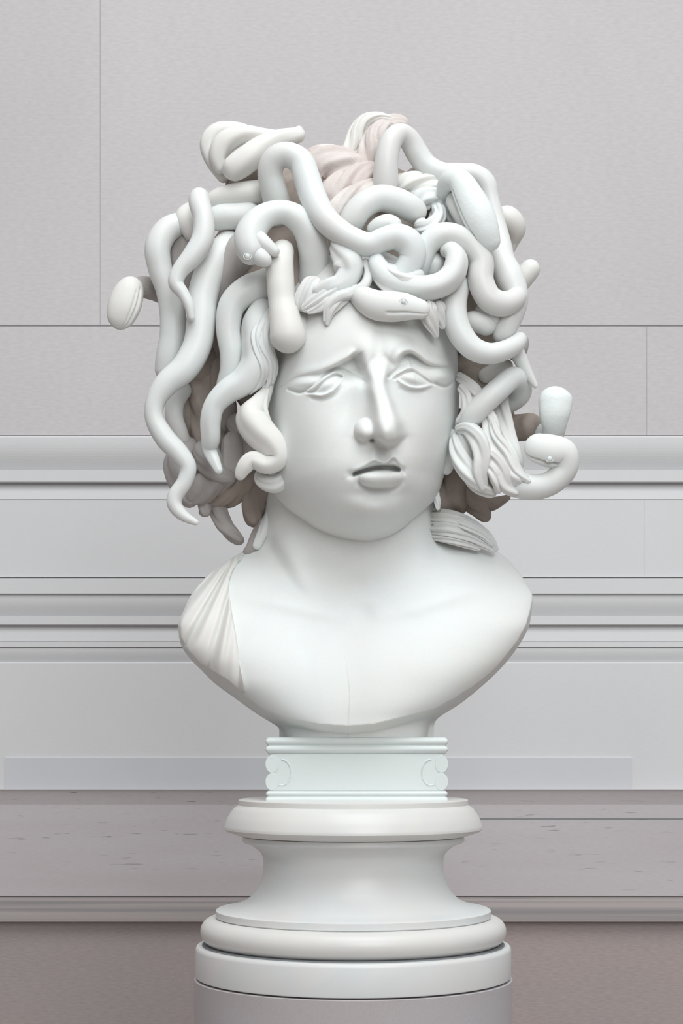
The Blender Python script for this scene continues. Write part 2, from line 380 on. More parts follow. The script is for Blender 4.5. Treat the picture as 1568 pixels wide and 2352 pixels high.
    cut = tor - 3.4 * under * (1 - stubmask) - np.minimum(3.0 * under, 52) * stubmask
    tor = np.where(y > ed, cut, tor)
    tor = np.where(y > ed, np.maximum(tor, -60), tor)
    return smax(hd, tor, 10)

ys = np.concatenate([np.arange(560, 790, 2.6), np.arange(790, 1135, 1.15), np.arange(1135, 1260, 1.6), np.arange(1260, 1693.01, 2.4), [1693]])
Y = ys[:, None]
Lrow = np.where(Y < 1140, np.minimum(interp(Y, HL), np.where(Y > 1110, interp(np.maximum(Y, 1130), CL), 1e9)), interp(Y, CL))
Rrow = np.where(Y < 1140, np.maximum(interp(Y, HR), np.where(Y > 1110, interp(np.maximum(Y, 1130), CRR), -1e9)), interp(Y, CRR))
kern = np.ones(5) / 5
def sm1(a):
    b = np.pad(a[:, 0], 2, mode='edge'); return np.convolve(b, kern, 'valid')[:, None]
Lrow = sm1(Lrow); Rrow = sm1(Rrow)
NF, NB = 600, 60
u = np.linspace(-1, 1, NF); uf = np.sign(u) * (1 - (1 - np.abs(u)) ** 1.25) * 1.0
uf = 0.75 * u + 0.25 * np.sin(u * math.pi / 2)
X = (Lrow + Rrow) / 2 + (Rrow - Lrow) / 2 * uf[None, :]
Yg = np.repeat(Y, NF, 1)
H = body_height(X, Yg)
e = interp(Y, [(560, 0), (1100, -10), (1130, -55), (1200, -65), (1260, -60), (1330, -30), (1385, -20), (1500, -50), (1640, -50), (1668, 0), (1693, 0)])
H = np.maximum(H, e)
H[:, 0] = e[:, 0]; H[:, -1] = e[:, 0]
# round back
ub = np.linspace(0, math.pi, NB + 2)[1:-1]
Bd = interp(Y, [(560, 90), (700, 200), (900, 230), (1130, 160), (1250, 120), (1400, 110), (1560, 90), (1660, 150), (1693, 150)])
Xb = (Lrow + Rrow) / 2 + (Rrow - Lrow) / 2 * np.cos(ub)[None, :]
Hb = e - Bd * np.sin(ub)[None, :]
XX = np.hstack([X, Xb]); HH = np.hstack([H, Hb]); YY = np.repeat(Y, XX.shape[1], 1)
V = P(XX, YY, HH); nr, nc = XX.shape
verts = np.vstack([V.reshape(-1, 3), V[0].mean(0), V[-1].mean(0)])
fl = grid_faces(nr, nc)
tri = [(nr * nc, (j + 1) % nc, j) for j in range(nc)] + [(nr * nc + 1, (nr - 1) * nc + j, (nr - 1) * nc + (j + 1) % nc) for j in range(nc)]
body = link_mesh('head_and_shoulders', verts, [tuple(q) for q in fl.tolist()] + tri, M['marble'], bust)
recalc(body)

# ---- drapery on the left shoulder : its own thin carved cloth
def drapery():
    rows = np.arange(1262, 1592, 3.0)
    Yd = rows[:, None]
    l = interp(Yd, CL) - 2.5
    r = interp(Yd, [(1262,568),(1280,556),(1310,535),(1345,526),(1400,532),(1450,541),(1500,549),(1550,557),(1592,563)])
    ed_l = np.interp(l, [405,413,440,470,520,545,600], [1440,1460,1500,1533,1560,1590,1625])
    # below the widest point the cloth stops at the front edge, not at the silhouette
    lf = np.interp(rows, [1440, 1466, 1496, 1522, 1543, 1560, 1577, 1596], [409, 411, 430, 453, 490, 520, 540, 560])[:, None]
    l = np.where(Yd > 1440, np.maximum(l, lf), l); l = np.minimum(l, r - 6)
    n = 120
    U = np.linspace(0, 1, n)[None, :]
    Xd = l + (r - l) * U
    base = body_height(Xd, np.repeat(Yd, n, 1))
    apex = (560, 1235)
    ang = np.arctan2(Xd - apex[0], Yd - apex[1])
    rise = np.clip((Yd - 1262) / 60, 0.15, 1)
    folds = (np.abs(np.sin(ang * 13.5 + 0.5)) ** 0.8) * 11 + 4 * np.sin(ang * 31 + 1.1) + 3 * np.sin(ang * 55)
    Hd = base + 5 + rise * folds
    edge = np.clip(U / 0.05, 0, 1) ** .5 * np.clip((1 - U) / 0.03, 0, 1) ** .5
    Hd = base - 3 + (Hd - base + 3) * edge
    front = P(Xd, Yd, Hd); back = P(Xd, Yd, base - 8)
    A = np.concatenate([front, back[:, ::-1]], 1); nr, nc = A.shape[:2]
    v = A.reshape(-1, 3)
    f = [tuple(q) for q in grid_faces(nr, nc).tolist()] + [tuple(range(nc))[::-1], tuple(range((nr - 1) * nc, nr * nc))]
    o = link_mesh('drapery', v, f, M['marble_cream'], bust); recalc(o); o['label'] = 'pleated cloth carved over one shoulder'
drapery()

# ---- hair core
def core():
    nth, nph = 90, 180
    th = np.linspace(0, math.pi, nth)[1:-1][:, None]; ph = np.linspace(0, 2 * math.pi, nph, endpoint=False)[None, :]
    g = 0.02 * np.abs(np.sin(14 * ph + 3 * np.sin(3 * th))) + 0.015 * np.sin(9 * th + 4 * np.cos(ph * 2))
    k = 1 + g
    x = 785 + np.sin(th) * np.cos(ph) * 318 * k; y = 700 - np.cos(th) * 330 * k; h = -70 - np.sin(th) * np.sin(ph) * 190 * k
    # pull the lower front back so that the face stands clear
    low = sg((y - 760) / 40) * sg(h / 20)
    h = h - low * np.clip(h + 60, 0, None)
    V = P(x, y, h); nr = V.shape[0]
    verts = np.vstack([V.reshape(-1, 3), P(785, 370, -70)[None], P(785, 1030, -70)[None]])
    fl = [tuple(q) for q in grid_faces(nr, nph).tolist()]
    fl += [(nr * nph, (j + 1) % nph, j) for j in range(nph)] + [(nr * nph + 1, (nr - 1) * nph + j, (nr - 1) * nph + (j + 1) % nph) for j in range(nph)]
    o = link_mesh('hair_mass', verts, fl, M['brown'], bust); recalc(o); o['label'] = 'brown weathered mass of hair behind the snakes, coloured dark for crevice shade'
core()

SN, CRM, HM, PK, BR, GR = M['marble_snake'], M['marble_cream'], M['marble_hair'], M['pink_hair'], M['brown'], M['grey']
def snake(pts, m=SN, **k): return tube('snake', pts, m, bust, **k)
def lock(pts, m=HM, g=5, d=0.16, tw=0.3, seg=56, **k): return tube('hair_lock', pts, m, bust, seg=seg, groove=g, gdepth=d, twist=tw, **k)
def eye(parent, x, y, h, r, m=SN):
    o = tube('snake_eye', [(x, y, h - r, r), (x, y, h + r * .6, r)], m, parent, seg=18, step=1)
    t = 16; a = np.linspace(0, 2 * math.pi, t, endpoint=False); bta = np.linspace(0, 2 * math.pi, 8, endpoint=False)
    R, q = r * 1.5, r * .2
    vx = x + (R + q * np.cos(bta)[None, :]) * np.cos(a)[:, None]; vy = y + (R * .8 + q * np.cos(bta)[None, :]) * np.sin(a)[:, None]; vh = h - r * .1 + q * np.sin(bta)[None, :] + 0 * vx
    V = P(vx, vy, vh).reshape(-1, 3)
    f = [(i * 8 + j, i * 8 + (j + 1) % 8, ((i + 1) % t) * 8 + (j + 1) % 8, ((i + 1) % t) * 8 + j) for i in range(t) for j in range(8)]
    e2 = link_mesh('eye_rim', V, f, m, parent); recalc(e2)

# --- left side
snake([(545,548,0,34),(505,588,44,36),(478,635,66,35),(464,690,74,35),(462,740,80,34),(452,795,86,33),(424,845,92,32),(382,882,96,28),(357,922,96,23),(355,962,94,22),(378,1005,92,24),(410,1040,90,23),(431,1072,88,20),(424,1106,86,18),(403,1138,84,18),(402,1162,84,17),(422,1185,86,13),(456,1203,88,6)])
snake([(459,441,70,22),(458,466,96,25),(468,505,112,24),(465,550,118,26),(442,588,122,24),(413,622,124,19),(404,650,124,18),(420,674,126,14),(434,702,126,12),(441,737,124,7)])
snake([(470,500,-10,26),(430,510,10,26),(385,528,26,29),(362,568,34,30),(368,618,28,28),(384,665,20,27),(396,718,14,30),(398,772,10,32),(390,825,4,33),(384,880,-10,30)])
snake([(448,478,-10,20),(425,500,24,24),(438,528,30,22),(452,552,20,20)], CRM)
hd = tube('snake', [(300,640,-14,18,.9),(298,662,0,32,.75),(289,692,4,38,.7),(279,722,4,35,.68),(270,757,2,22,.6)], CRM, bust, seg=128, view=True, mouth=[(-0.95, .2, 1, .14, .10),(-.62,.25,1,.07,.08)])
tube('snake_neck', [(410,690,-90,26),(365,668,-60,26),(335,660,-40,25),(305,655,-20,20)], GR, hd)
snake([(640,520,40,34),(634,460,84,31),(620,400,110,29),(632,366,124,29),(660,356,132,29),(690,372,138,30),(704,408,146,31),(720,455,158,31),(746,502,178,30),(784,535,196,28),(822,556,208,28),(852,562,212,27),(880,550,214,27),(912,544,212,30),(940,560,208,32),(946,592,202,31),(926,620,198,26),(900,632,192,18)])
lock([(862,612,190,26),(890,628,196,26),(930,636,198,24),(975,632,196,20)], HM, g=4, d=.08)
lock([(955,600,150,30),(985,606,150,30),(1020,620,150,26)], SN, g=2, d=.05)
snake([(700,690,40,26),(716,650,96,31),(722,600,120,35),(714,545,140,35),(690,508,152,31),(655,488,160,27),(618,492,168,28),(588,514,176,33),(573,548,184,36),(580,580,190,33),(594,604,190,20)], seg=64, view=True)
o = snake([(578,540,192,24),(606,560,198,19),(640,585,198,10)], seg=48, mouth=[(math.pi/2, .3, 1, .2, .12)], view=True)
snake([(580,575,190,24),(600,592,200,20),(622,606,198,12)], seg=40, view=True)
eye(o, 568, 589, 217, 6)
v = snake([(655,560,120,22),(643,600,156,31),(644,650,168,32),(648,695,172,32),(655,735,180,37),(661,770,182,42),(664,812,176,40)], CRM)
snake([(700,700,130,20),(692,740,150,26),(680,775,160,26),(664,800,150,20)], CRM)
snake([(640,640,60,34),(606,655,82,36),(565,670,98,34),(532,703,104,31),(524,755,104,28),(531,808,100,27),(528,850,92,24),(514,884,80,18),(502,905,66,10)])
snake([(592,548,20,40),(556,580,44,42),(520,628,44,38),(498,690,26,30),(490,760,0,24)], GR)
lock([(620,700,80,30),(590,735,110,34),(588,785,120,35),(588,835,124,37),(560,875,124,33),(522,900,122,29),(494,930,118,25),(484,965,112,24),(484,1005,100,22),(482,1032,84,17),(494,1062,96,13),(506,1088,104,8)], SN, g=2, d=.06, tw=.2)
for pts in ([(634,706,128,14),(608,750,146,15),(604,790,150,14),(620,830,140,14),(618,870,128,11),(604,905,118,7)],
            [(640,722,110,12),(622,762,140,11),(619,800,142,11),(628,845,128,11),(622,885,118,8)],
            [(612,728,134,13),(590,765,150,13),(590,800,152,12),(604,845,146,13),(596,880,134,10),(570,905,120,6)]):
    lock(pts, HM, g=3, d=.25, tw=.4)
# fat curl by the cheek
lock([(626,862,96,8),(614,895,112,14),(594,928,124,26),(577,958,134,37),(596,992,142,38),(624,1022,146,33),(636,1052,146,27),(612,1066,146,23),(580,1056,146,20),(560,1074,144,18),(546,1102,138,10)], CRM, g=2, d=.07, tw=.25)
lock([(590,1082,100,9),(604,1104,108,18),(634,1112,112,20),(656,1092,112,18),(659,1058,112,12)], HM, g=3, d=.12)
lock([(615,890,118,8),(606,930,140,9),(612,960,146,8),(632,995,140,5)], CRM, g=2, d=.2)
# hanging behind
snake([(430,880,-30,22),(404,920,-20,22),(400,958,-20,21),(414,995,-30,18),(430,1030,-50,14)], SN)
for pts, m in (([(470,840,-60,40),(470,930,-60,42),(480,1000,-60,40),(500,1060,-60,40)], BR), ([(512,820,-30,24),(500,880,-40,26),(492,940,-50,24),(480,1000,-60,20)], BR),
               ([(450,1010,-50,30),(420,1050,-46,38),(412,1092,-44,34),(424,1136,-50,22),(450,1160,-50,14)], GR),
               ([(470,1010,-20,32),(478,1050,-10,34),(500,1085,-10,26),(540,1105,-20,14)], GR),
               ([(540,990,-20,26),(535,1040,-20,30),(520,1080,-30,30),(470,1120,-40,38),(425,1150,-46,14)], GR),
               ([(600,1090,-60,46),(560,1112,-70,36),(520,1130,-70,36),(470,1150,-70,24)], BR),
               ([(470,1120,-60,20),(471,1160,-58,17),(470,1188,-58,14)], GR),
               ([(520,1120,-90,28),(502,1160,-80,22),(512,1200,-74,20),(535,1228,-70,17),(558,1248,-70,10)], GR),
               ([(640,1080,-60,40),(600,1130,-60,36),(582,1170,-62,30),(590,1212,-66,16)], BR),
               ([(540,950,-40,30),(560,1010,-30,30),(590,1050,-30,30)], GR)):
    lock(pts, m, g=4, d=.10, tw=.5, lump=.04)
# top-left shell coil
lock([(520,418,10,14),(488,370,30,18),(480,330,34,22),(502,304,36,22),(545,297,38,16),(580,300,38,8)], CRM, g=2, d=.08)
lock([(512,400,40,14),(500,362,50,22),(516,328,54,26),(556,310,56,22),(610,312,56,16),(650,316,56,14)], CRM, g=2, d=.08)
lock([(512,398,70,22),(538,386,76,30),(572,362,78,31),(606,337,76,27),(642,319,72,21),(676,312,70,19),(700,303,70,15)], CRM, g=2, d=.05)
snake([(682,318,66,14),(688,302,68,14),(694,298,66,11)], CRM)
snake([(640,440,30,28),(585,442,44,27),(532,448,44,25),(492,462,30,22),(480,490,10,16)], CRM)
snake([(600,490,30,30),(548,496,40,30),(505,500,40,29),(480,520,24,24)], SN)
snake([(610,400,-20,34),(560,420,-10,30),(520,440,-10,26)], BR)
# --- crown
for pts, m in (([(700,420,10,44),(745,385,20,48),(800,400,24,52),(850,430,30,50)], PK), ([(700,390,0,34),(735,360,6,30),(775,380,14,36),(830,440,40,34)], PK),
               ([(730,470,60,40),(775,440,60,40),(830,410,52,36),(880,400,40,34)], PK),
               ([(745,520,90,30),(780,480,96,30),(830,445,92,28),(880,425,70,20)], PK),
               ([(720,350,10,20),(760,352,22,20),(800,372,24,22),(830,395,20,20)], CRM),
               ([(930,400,20,34),(980,430,20,40),(1020,440,10,40),(1060,470,0,40)], PK),
               ([(900,430,60,30),(950,420,66,26),(1000,425,60,22),(1030,440,50,18)], CRM),
               ([(940,470,70,30),(980,455,76,28),(1008,470,76,24),(1000,510,90,20),(970,530,110,16)], HM),
               ([(1030,450,60,24),(1040,490,90,26),(1060,530,100,28),(1080,560,100,20)], HM),
               ([(800,420,-20,44),(836,370,-20,44),(862,320,-20,38),(905,292,-20,30),(940,300,-20,20)], PK),
               ([(830,400,10,30),(852,352,14,34),(872,310,14,30),(905,288,10,22)], PK),
               ([(780,380,-10,22),(806,340,0,22),(820,300,4,18),(838,276,4,15),(868,268,0,11),(900,274,-6,8)], CRM)):
    lock(pts, m, g=5, d=.14, tw=.5, lump=.03)
# --- right top
snake([(884,450,86,29),(885,410,104,29),(888,365,112,27),(898,325,108,25),(918,308,92,24),(940,322,76,25),(958,352,66,26),(980,380,62,25),(1014,396,64,23),(1052,397,64,22),(1090,401,62,23),(1116,422,60,23),(1127,460,60,20),(1138,510,62,22),(1148,560,72,26),(1154,602,92,30),(1170,640,108,34),(1186,682,118,27),(1176,722,122,27),(1158,758,122,25),(1140,785,112,16)])
h9 = tube('snake', [(1035,470,60,18),(1022,440,100,20),(1032,415,140,23),(1056,417,164,28,.9),(1078,455,178,35,.75),(1098,495,184,38,.7),(1114,530,184,33,.66),(1124,556,180,26,.6),(1128,578,174,20,.5)], M['scale'], bust, seg=128, view=True, mouth=[(1.25, .45, 1, .12, .1)])
snake([(1036,450,110,18),(1058,480,142,26),(1082,520,150,27),(1104,552,150,22),(1120,574,150,14)], SN)
snake([(800,540,110,26),(808,508,150,30),(830,476,158,30),(868,456,150,30),(908,462,140,31),(944,480,128,30),(968,498,100,24)])
snake([(850,540,150,20),(872,518,170,20),(895,513,172,20),(918,530,170,20)], SN)
lock([(950,520,140,20),(984,520,146,20),(1008,498,130,16),(1006,470,110,14)], HM)
snake([(958,640,150,22),(968,600,170,25),(982,562,178,27),(1010,541,180,28),(1045,543,176,28),(1080,565,168,28),(1104,600,164,29),(1104,645,166,30),(1122,684,166,30),(1152,698,160,29),(1178,690,150,26),(1196,668,130,20)])
lock([(862,585,196,16),(868,612,212,24),(888,640,220,27),(925,655,220,28),(965,661,218,28),(1008,655,212,29),(1038,632,206,29),(1048,598,198,27),(1036,575,186,22),(1014,580,168,18)], SN, g=2, d=.05, tw=.15)
lock([(880,600,212,8),(892,622,232,11),(925,640,238,12),(965,646,230,8)], HM, g=2, d=.1)
lock([(856,600,200,8),(868,640,222,10),(895,668,228,10),(935,684,222,6)], HM, g=2, d=.15)
# forehead snake head
fh = tube('snake', [(806,662,190,14),(832,684,214,27),(862,700,234,34,.85),(895,704,242,35,.8),(928,705,246,32,.78),(956,709,246,25,.72),(987,715,242,19,.7)], M['marble'], bust, seg=128, view=True, mouth=[(.62, .52, 1, .16, .10)], label='snake head resting on the brow, facing right')
eye(fh, 926, 693, 269, 6, M['marble'])
# locks at the parting
lock([(764,556,170,12),(782,576,184,26),(800,604,190,37),(800,632,194,32),(780,652,200,24),(752,660,200,20),(718,676,194,14)], SN, g=3, d=.1)
lock([(836,596,190,10),(846,626,204,13),(836,656,214,14),(806,674,216,14),(778,682,216,13),(754,702,216,10),(746,742,212,5)], HM, g=2, d=.15)
lock([(815,650,196,22),(785,668,204,26),(750,684,206,24),(716,700,202,18),(692,712,196,8)], HM, g=9, d=.16, tw=.15, flat=.55, seg=110)
lock([(735,640,180,26),(712,668,186,28),(694,694,186,20),(690,716,180,8)], HM, g=8, d=.16, tw=.15, flat=.6, seg=100)
lock([(780,672,206,12),(752,698,212,15),(724,712,208,9),(704,718,204,4)], HM, g=4, d=.2, tw=.2, flat=.6)
lock([(800,676,208,14),(774,694,214,16),(757,716,216,12),(750,748,212,4)], HM, g=5, d=.2, tw=.15, flat=.6)
lock([(985,690,206,20),(982,712,214,22),(990,740,208,18),(1004,776,192,5)], HM, g=6, d=.18, tw=.15, flat=.5)
lock([(1004,690,196,20),(1008,722,196,16),(1018,756,184,5)], HM, g=4, d=.18, flat=.5)
# fillers deep between the snakes, their darker colours standing in for shade
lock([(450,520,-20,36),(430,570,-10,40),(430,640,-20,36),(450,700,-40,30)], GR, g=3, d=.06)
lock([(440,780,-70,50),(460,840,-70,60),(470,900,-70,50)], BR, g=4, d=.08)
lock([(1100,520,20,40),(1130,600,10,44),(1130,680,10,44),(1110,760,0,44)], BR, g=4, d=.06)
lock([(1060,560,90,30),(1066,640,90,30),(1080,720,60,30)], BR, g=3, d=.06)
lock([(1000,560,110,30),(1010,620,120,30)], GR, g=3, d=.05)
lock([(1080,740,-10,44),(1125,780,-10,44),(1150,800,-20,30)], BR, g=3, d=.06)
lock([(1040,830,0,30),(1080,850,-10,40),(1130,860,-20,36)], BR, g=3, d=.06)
# --- right middle
snake([(1062,640,130,24),(1046,675,156,29),(1042,715,168,30),(1054,760,172,29),(1082,797,172,27),(1118,812,168,25),(1152,807,158,23),(1182,792,140,21),(1200,770,116,15)])
snake([(1068,738,110,20),(1090,738,130,24),(1112,744,132,25),(1135,760,124,22)])
snake([(1098,700,120,22),(1120,725,126,26),(1140,750,120,24)])
snake([(1178,790,90,18),(1192,820,88,17),(1206,848,86,14),(1219,870,84,10),(1232,891,82,5)])
snake([(1195,765,60,20),(1190,800,60,22),(1172,826,50,20)], GR)
snake([(1060,985,60,24),(1084,955,104,27),(1115,922,116,27),(1150,890,112,26),(1176,868,96,25),(1194,878,60,25),(1194,905,24,25),(1165,925,-10,25),(1120,935,-40,25)])
snake([(1100,870,40,16),(1140,850,50,18),(1176,836,40,14)], CRM)
snake([(1060,850,0,30),(1090,880,10,30),(1080,920,10,30)], BR)
snake([(1140,500,-20,26),(1164,502,-10,29),(1182,524,-20,26),(1176,556,-40,16),(1165,590,-50,8)], CRM)
snake([(1160,680,-20,25),(1188,652,-10,25),(1212,625,-4,24),(1230,600,-4,20)], CRM)
snake([(1150,740,-10,20),(1180,715,-10,22),(1200,690,-20,18)], GR)
# temple tufts and ear lock
for pts in ([(1052,862,60,12),(1072,880,90,14),(1090,900,104,16),(1104,925,100,10)], [(1056,885,90,10),(1072,912,112,13),(1070,945,112,13),(1048,972,96,7)], [(1068,870,80,14),(1086,902,100,14),(1090,940,100,10)]):
    lock(pts, HM, g=3, d=.2)
# ear and lobe
lock([(1034,985,60,16),(1040,1020,62,17),(1032,1058,52,15),(1022,1090,36,10)], SN, g=2, d=.1)
# fan of locks
for pts in ([(1044,1000,92,12),(1052,1040,106,20),(1072,1080,116,23),(1100,1112,120,22),(1140,1136,116,12)],
            [(1046,985,100,10),(1076,984,124,18),(1100,1010,136,23),(1108,1048,140,22),(1102,1090,138,18),(1112,1130,128,10)],
            [(1112,930,90,14),(1128,970,106,22),(1132,1010,112,25),(1152,1048,118,27),(1172,1090,122,30),(1204,1118,124,28)],
            [(1150,900,40,18),(1154,950,60,22),(1164,1000,76,20),(1178,1040,90,18),(1190,1080,104,16)],
            [(1110,1035,126,14),(1134,1050,138,18),(1150,1080,142,20),(1160,1116,138,18),(1190,1136,128,10)],
            [(1106,1060,126,12),(1128,1076,144,14),(1140,1105,146,14),(1146,1134,136,8)],
            [(1130,960,116,10),(1140,1000,130,12),(1166,1040,136,13),(1186,1085,140,14),(1220,1112,140,10)]):
    lock(pts, HM, g=3, d=.22, tw=.35)
lock([(1056,985,84,26),(1066,1035,90,30),(1092,1090,98,28),(1120,1120,100,20)], HM, g=5, d=.16)
lock([(512,890,-60,26),(516,940,-60,30),(512,1000,-60,26)], GR, g=3, d=.08)
lock([(446,1030,-70,40),(452,1080,-70,40),(450,1120,-70,30)], GR, g=3, d=.08)
lock([(440,880,-84,40),(450,940,-84,44),(460,1010,-84,40)], BR, g=3, d=.08)
# coiling snake with head turned back, lower right
ch = tube('snake', [(1150,1085,96,26),(1190,1112,112,31),(1232,1119,122,29),(1270,1106,128,28),(1296,1076,132,30,1),(1292,1044,140,35,.9),(1262,1036,146,38,.8),(1230,1029,146,34,.75),(1203,1026,142,31,.7)], M['marble'], bust, seg=128, view=True, mouth=[(-1.0, .70, 1, .22, .11)], label='coiled snake with its head turned back to the left')
eye(ch, 1262, 1054, 170, 6, M['marble'])
tube('snake', [(1150,985,-40,32),(1200,982,-20,31),(1240,975,10,32)], BR, bust)
tube('snake', [(1240,985,-10,26),(1264,1004,30,26,.8),(1272,985,60,27,.7),(1273,955,76,35,.6),(1275,925,78,39,.55),(1275,905,76,38,.55),(1275,888,70,32,.5)], M['scale'], bust, view=True, seg=48, label='flat snake head raised upward at the right')
# rear right hair
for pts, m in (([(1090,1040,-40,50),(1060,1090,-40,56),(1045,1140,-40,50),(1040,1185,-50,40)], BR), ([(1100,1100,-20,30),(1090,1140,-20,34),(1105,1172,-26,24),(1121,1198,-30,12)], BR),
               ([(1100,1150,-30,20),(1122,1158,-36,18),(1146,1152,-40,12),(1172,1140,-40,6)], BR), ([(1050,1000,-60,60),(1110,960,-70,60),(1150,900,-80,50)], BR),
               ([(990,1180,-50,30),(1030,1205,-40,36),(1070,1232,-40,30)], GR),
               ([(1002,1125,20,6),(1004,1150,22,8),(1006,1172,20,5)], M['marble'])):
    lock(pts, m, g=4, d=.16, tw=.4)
for pts in ([(975,1184,-70,18),(1004,1188,-30,20),(1040,1196,6,22),(1080,1210,8,18),(1120,1236,4,13),(1142,1266,-2,5)], [(970,1204,-70,16),(1002,1211,-26,18),(1036,1216,10,20),(1076,1230,8,17),(1112,1250,2,11),(1138,1268,-2,5)], [(975,1226,-70,12),(1006,1231,-20,13),(1036,1236,8,14),(1074,1248,4,12),(1104,1262,-2,6)], [(1010,1180,-40,12),(1036,1192,4,12),(1070,1206,20,13),(1106,1226,14,11),(1134,1254,6,5)]):
    lock(pts, HM, g=7, d=.2, tw=.2, flat=.7, seg=84)
lock([(612,1190,-60,18),(596,1225,-50,18),(578,1258,-40,14),(560,1272,-44,8)], GR, g=2, d=.1)
lock([(622,1165,-50,10),(606,1215,-34,12),(585,1262,-28,10)], M['marble'], g=2, d=.1)

# ================================================================== SOCLE PIECES
def lathe(name, prof, m, parent, cx=811.0, seg=160, wob=0):
    """prof: (radius, y) rows in axis-plane units, smooth unless a point repeats"""
    c = P(cx, 0, 0)
    a = np.linspace(0, 2 * math.pi, seg, endpoint=False)
    pr = [(0.5, prof[0][1])] + prof + [(0.5, prof[-1][1])]
    V = []
    for r, y in pr:
        z = ZC + (HY - y) * S0
        V.append(np.stack([c[0] + r * S0 * np.cos(a), r * S0 * np.sin(a), np.full(seg, z)], -1))
    V = np.array(V); o = link_mesh(name, V.reshape(-1, 3), [tuple(q) for q in grid_faces(len(pr), seg).tolist()], m, parent)
    recalc(o)
    o.data.polygons.foreach_set('use_smooth', [True] * len(o.data.polygons))
    try:
        bpy.context.view_layer.objects.active = o
    except Exception: pass
    mod = o.modifiers.new('edge', 'EDGE_SPLIT'); mod.split_angle = math.radians(32)
    return o
def arc(cx_, cy_, rx, ry, a0, a1, n=12):
    return [(cx_ + rx * math.cos(math.radians(a0 + (a1 - a0) * i / n)), cy_ - ry * math.sin(math.radians(a0 + (a1 - a0) * i / n))) for i in range(n + 1)]

socle = thing('round_socle', 'round turned marble socle with waisted neck and stepped base, under the scroll-ended block', 'socle', tuple(P(811, 2241, 0)))
def sp(pts, n=8):
    return [tuple(q) for q in cr(np.array(pts, float), np.linspace(0, len(pts) - 1, (len(pts) - 1) * n + 1))]
lathe('cornice_moulding', [(258,1835),(263,1837),(263.5,1848)] + sp([(266,1850),(276,1858),(288,1876),(295,1895),(296,1903)], 5) + [(291,1908),(262,1918),(252,1919)], M['socle_warm'], socle)
lathe('waisted_neck', [(250,1919),(254,1921),(255,1930),(249,1935),(246,1935.5)] + sp([(238,1938),(225,1946),(212,1958),(207,1972),(207,1990),(209,2010),(216,2032),(229,2052),(248,2068),(275,2079),(303,2085)], 5) + [(312,2087),(315,2089),(315,2103),(311,2106)], M['socle'], socle)
lathe('torus_moulding', [(300,2106)] + arc(322, 2136, 28, 30, 88, -88, 18) + [(318,2167)], M['socle_warm'], socle)
lathe('base_disc', [(352,2168),(357,2169),(360,2173),(361,2178),(361,2235),(360,2239),(356,2241)], M['socle'], socle)
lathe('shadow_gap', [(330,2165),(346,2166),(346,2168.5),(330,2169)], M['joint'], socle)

colm = lathe('stone_pedestal', [(362,2243.5),(364,2245),(364,2262),(364, 1690 + ZC / S0)], M['column'], None)
colm['label'] = 'tall polished grey-brown round stone pedestal under the white marble socle'; colm['category'] = 'pedestal'

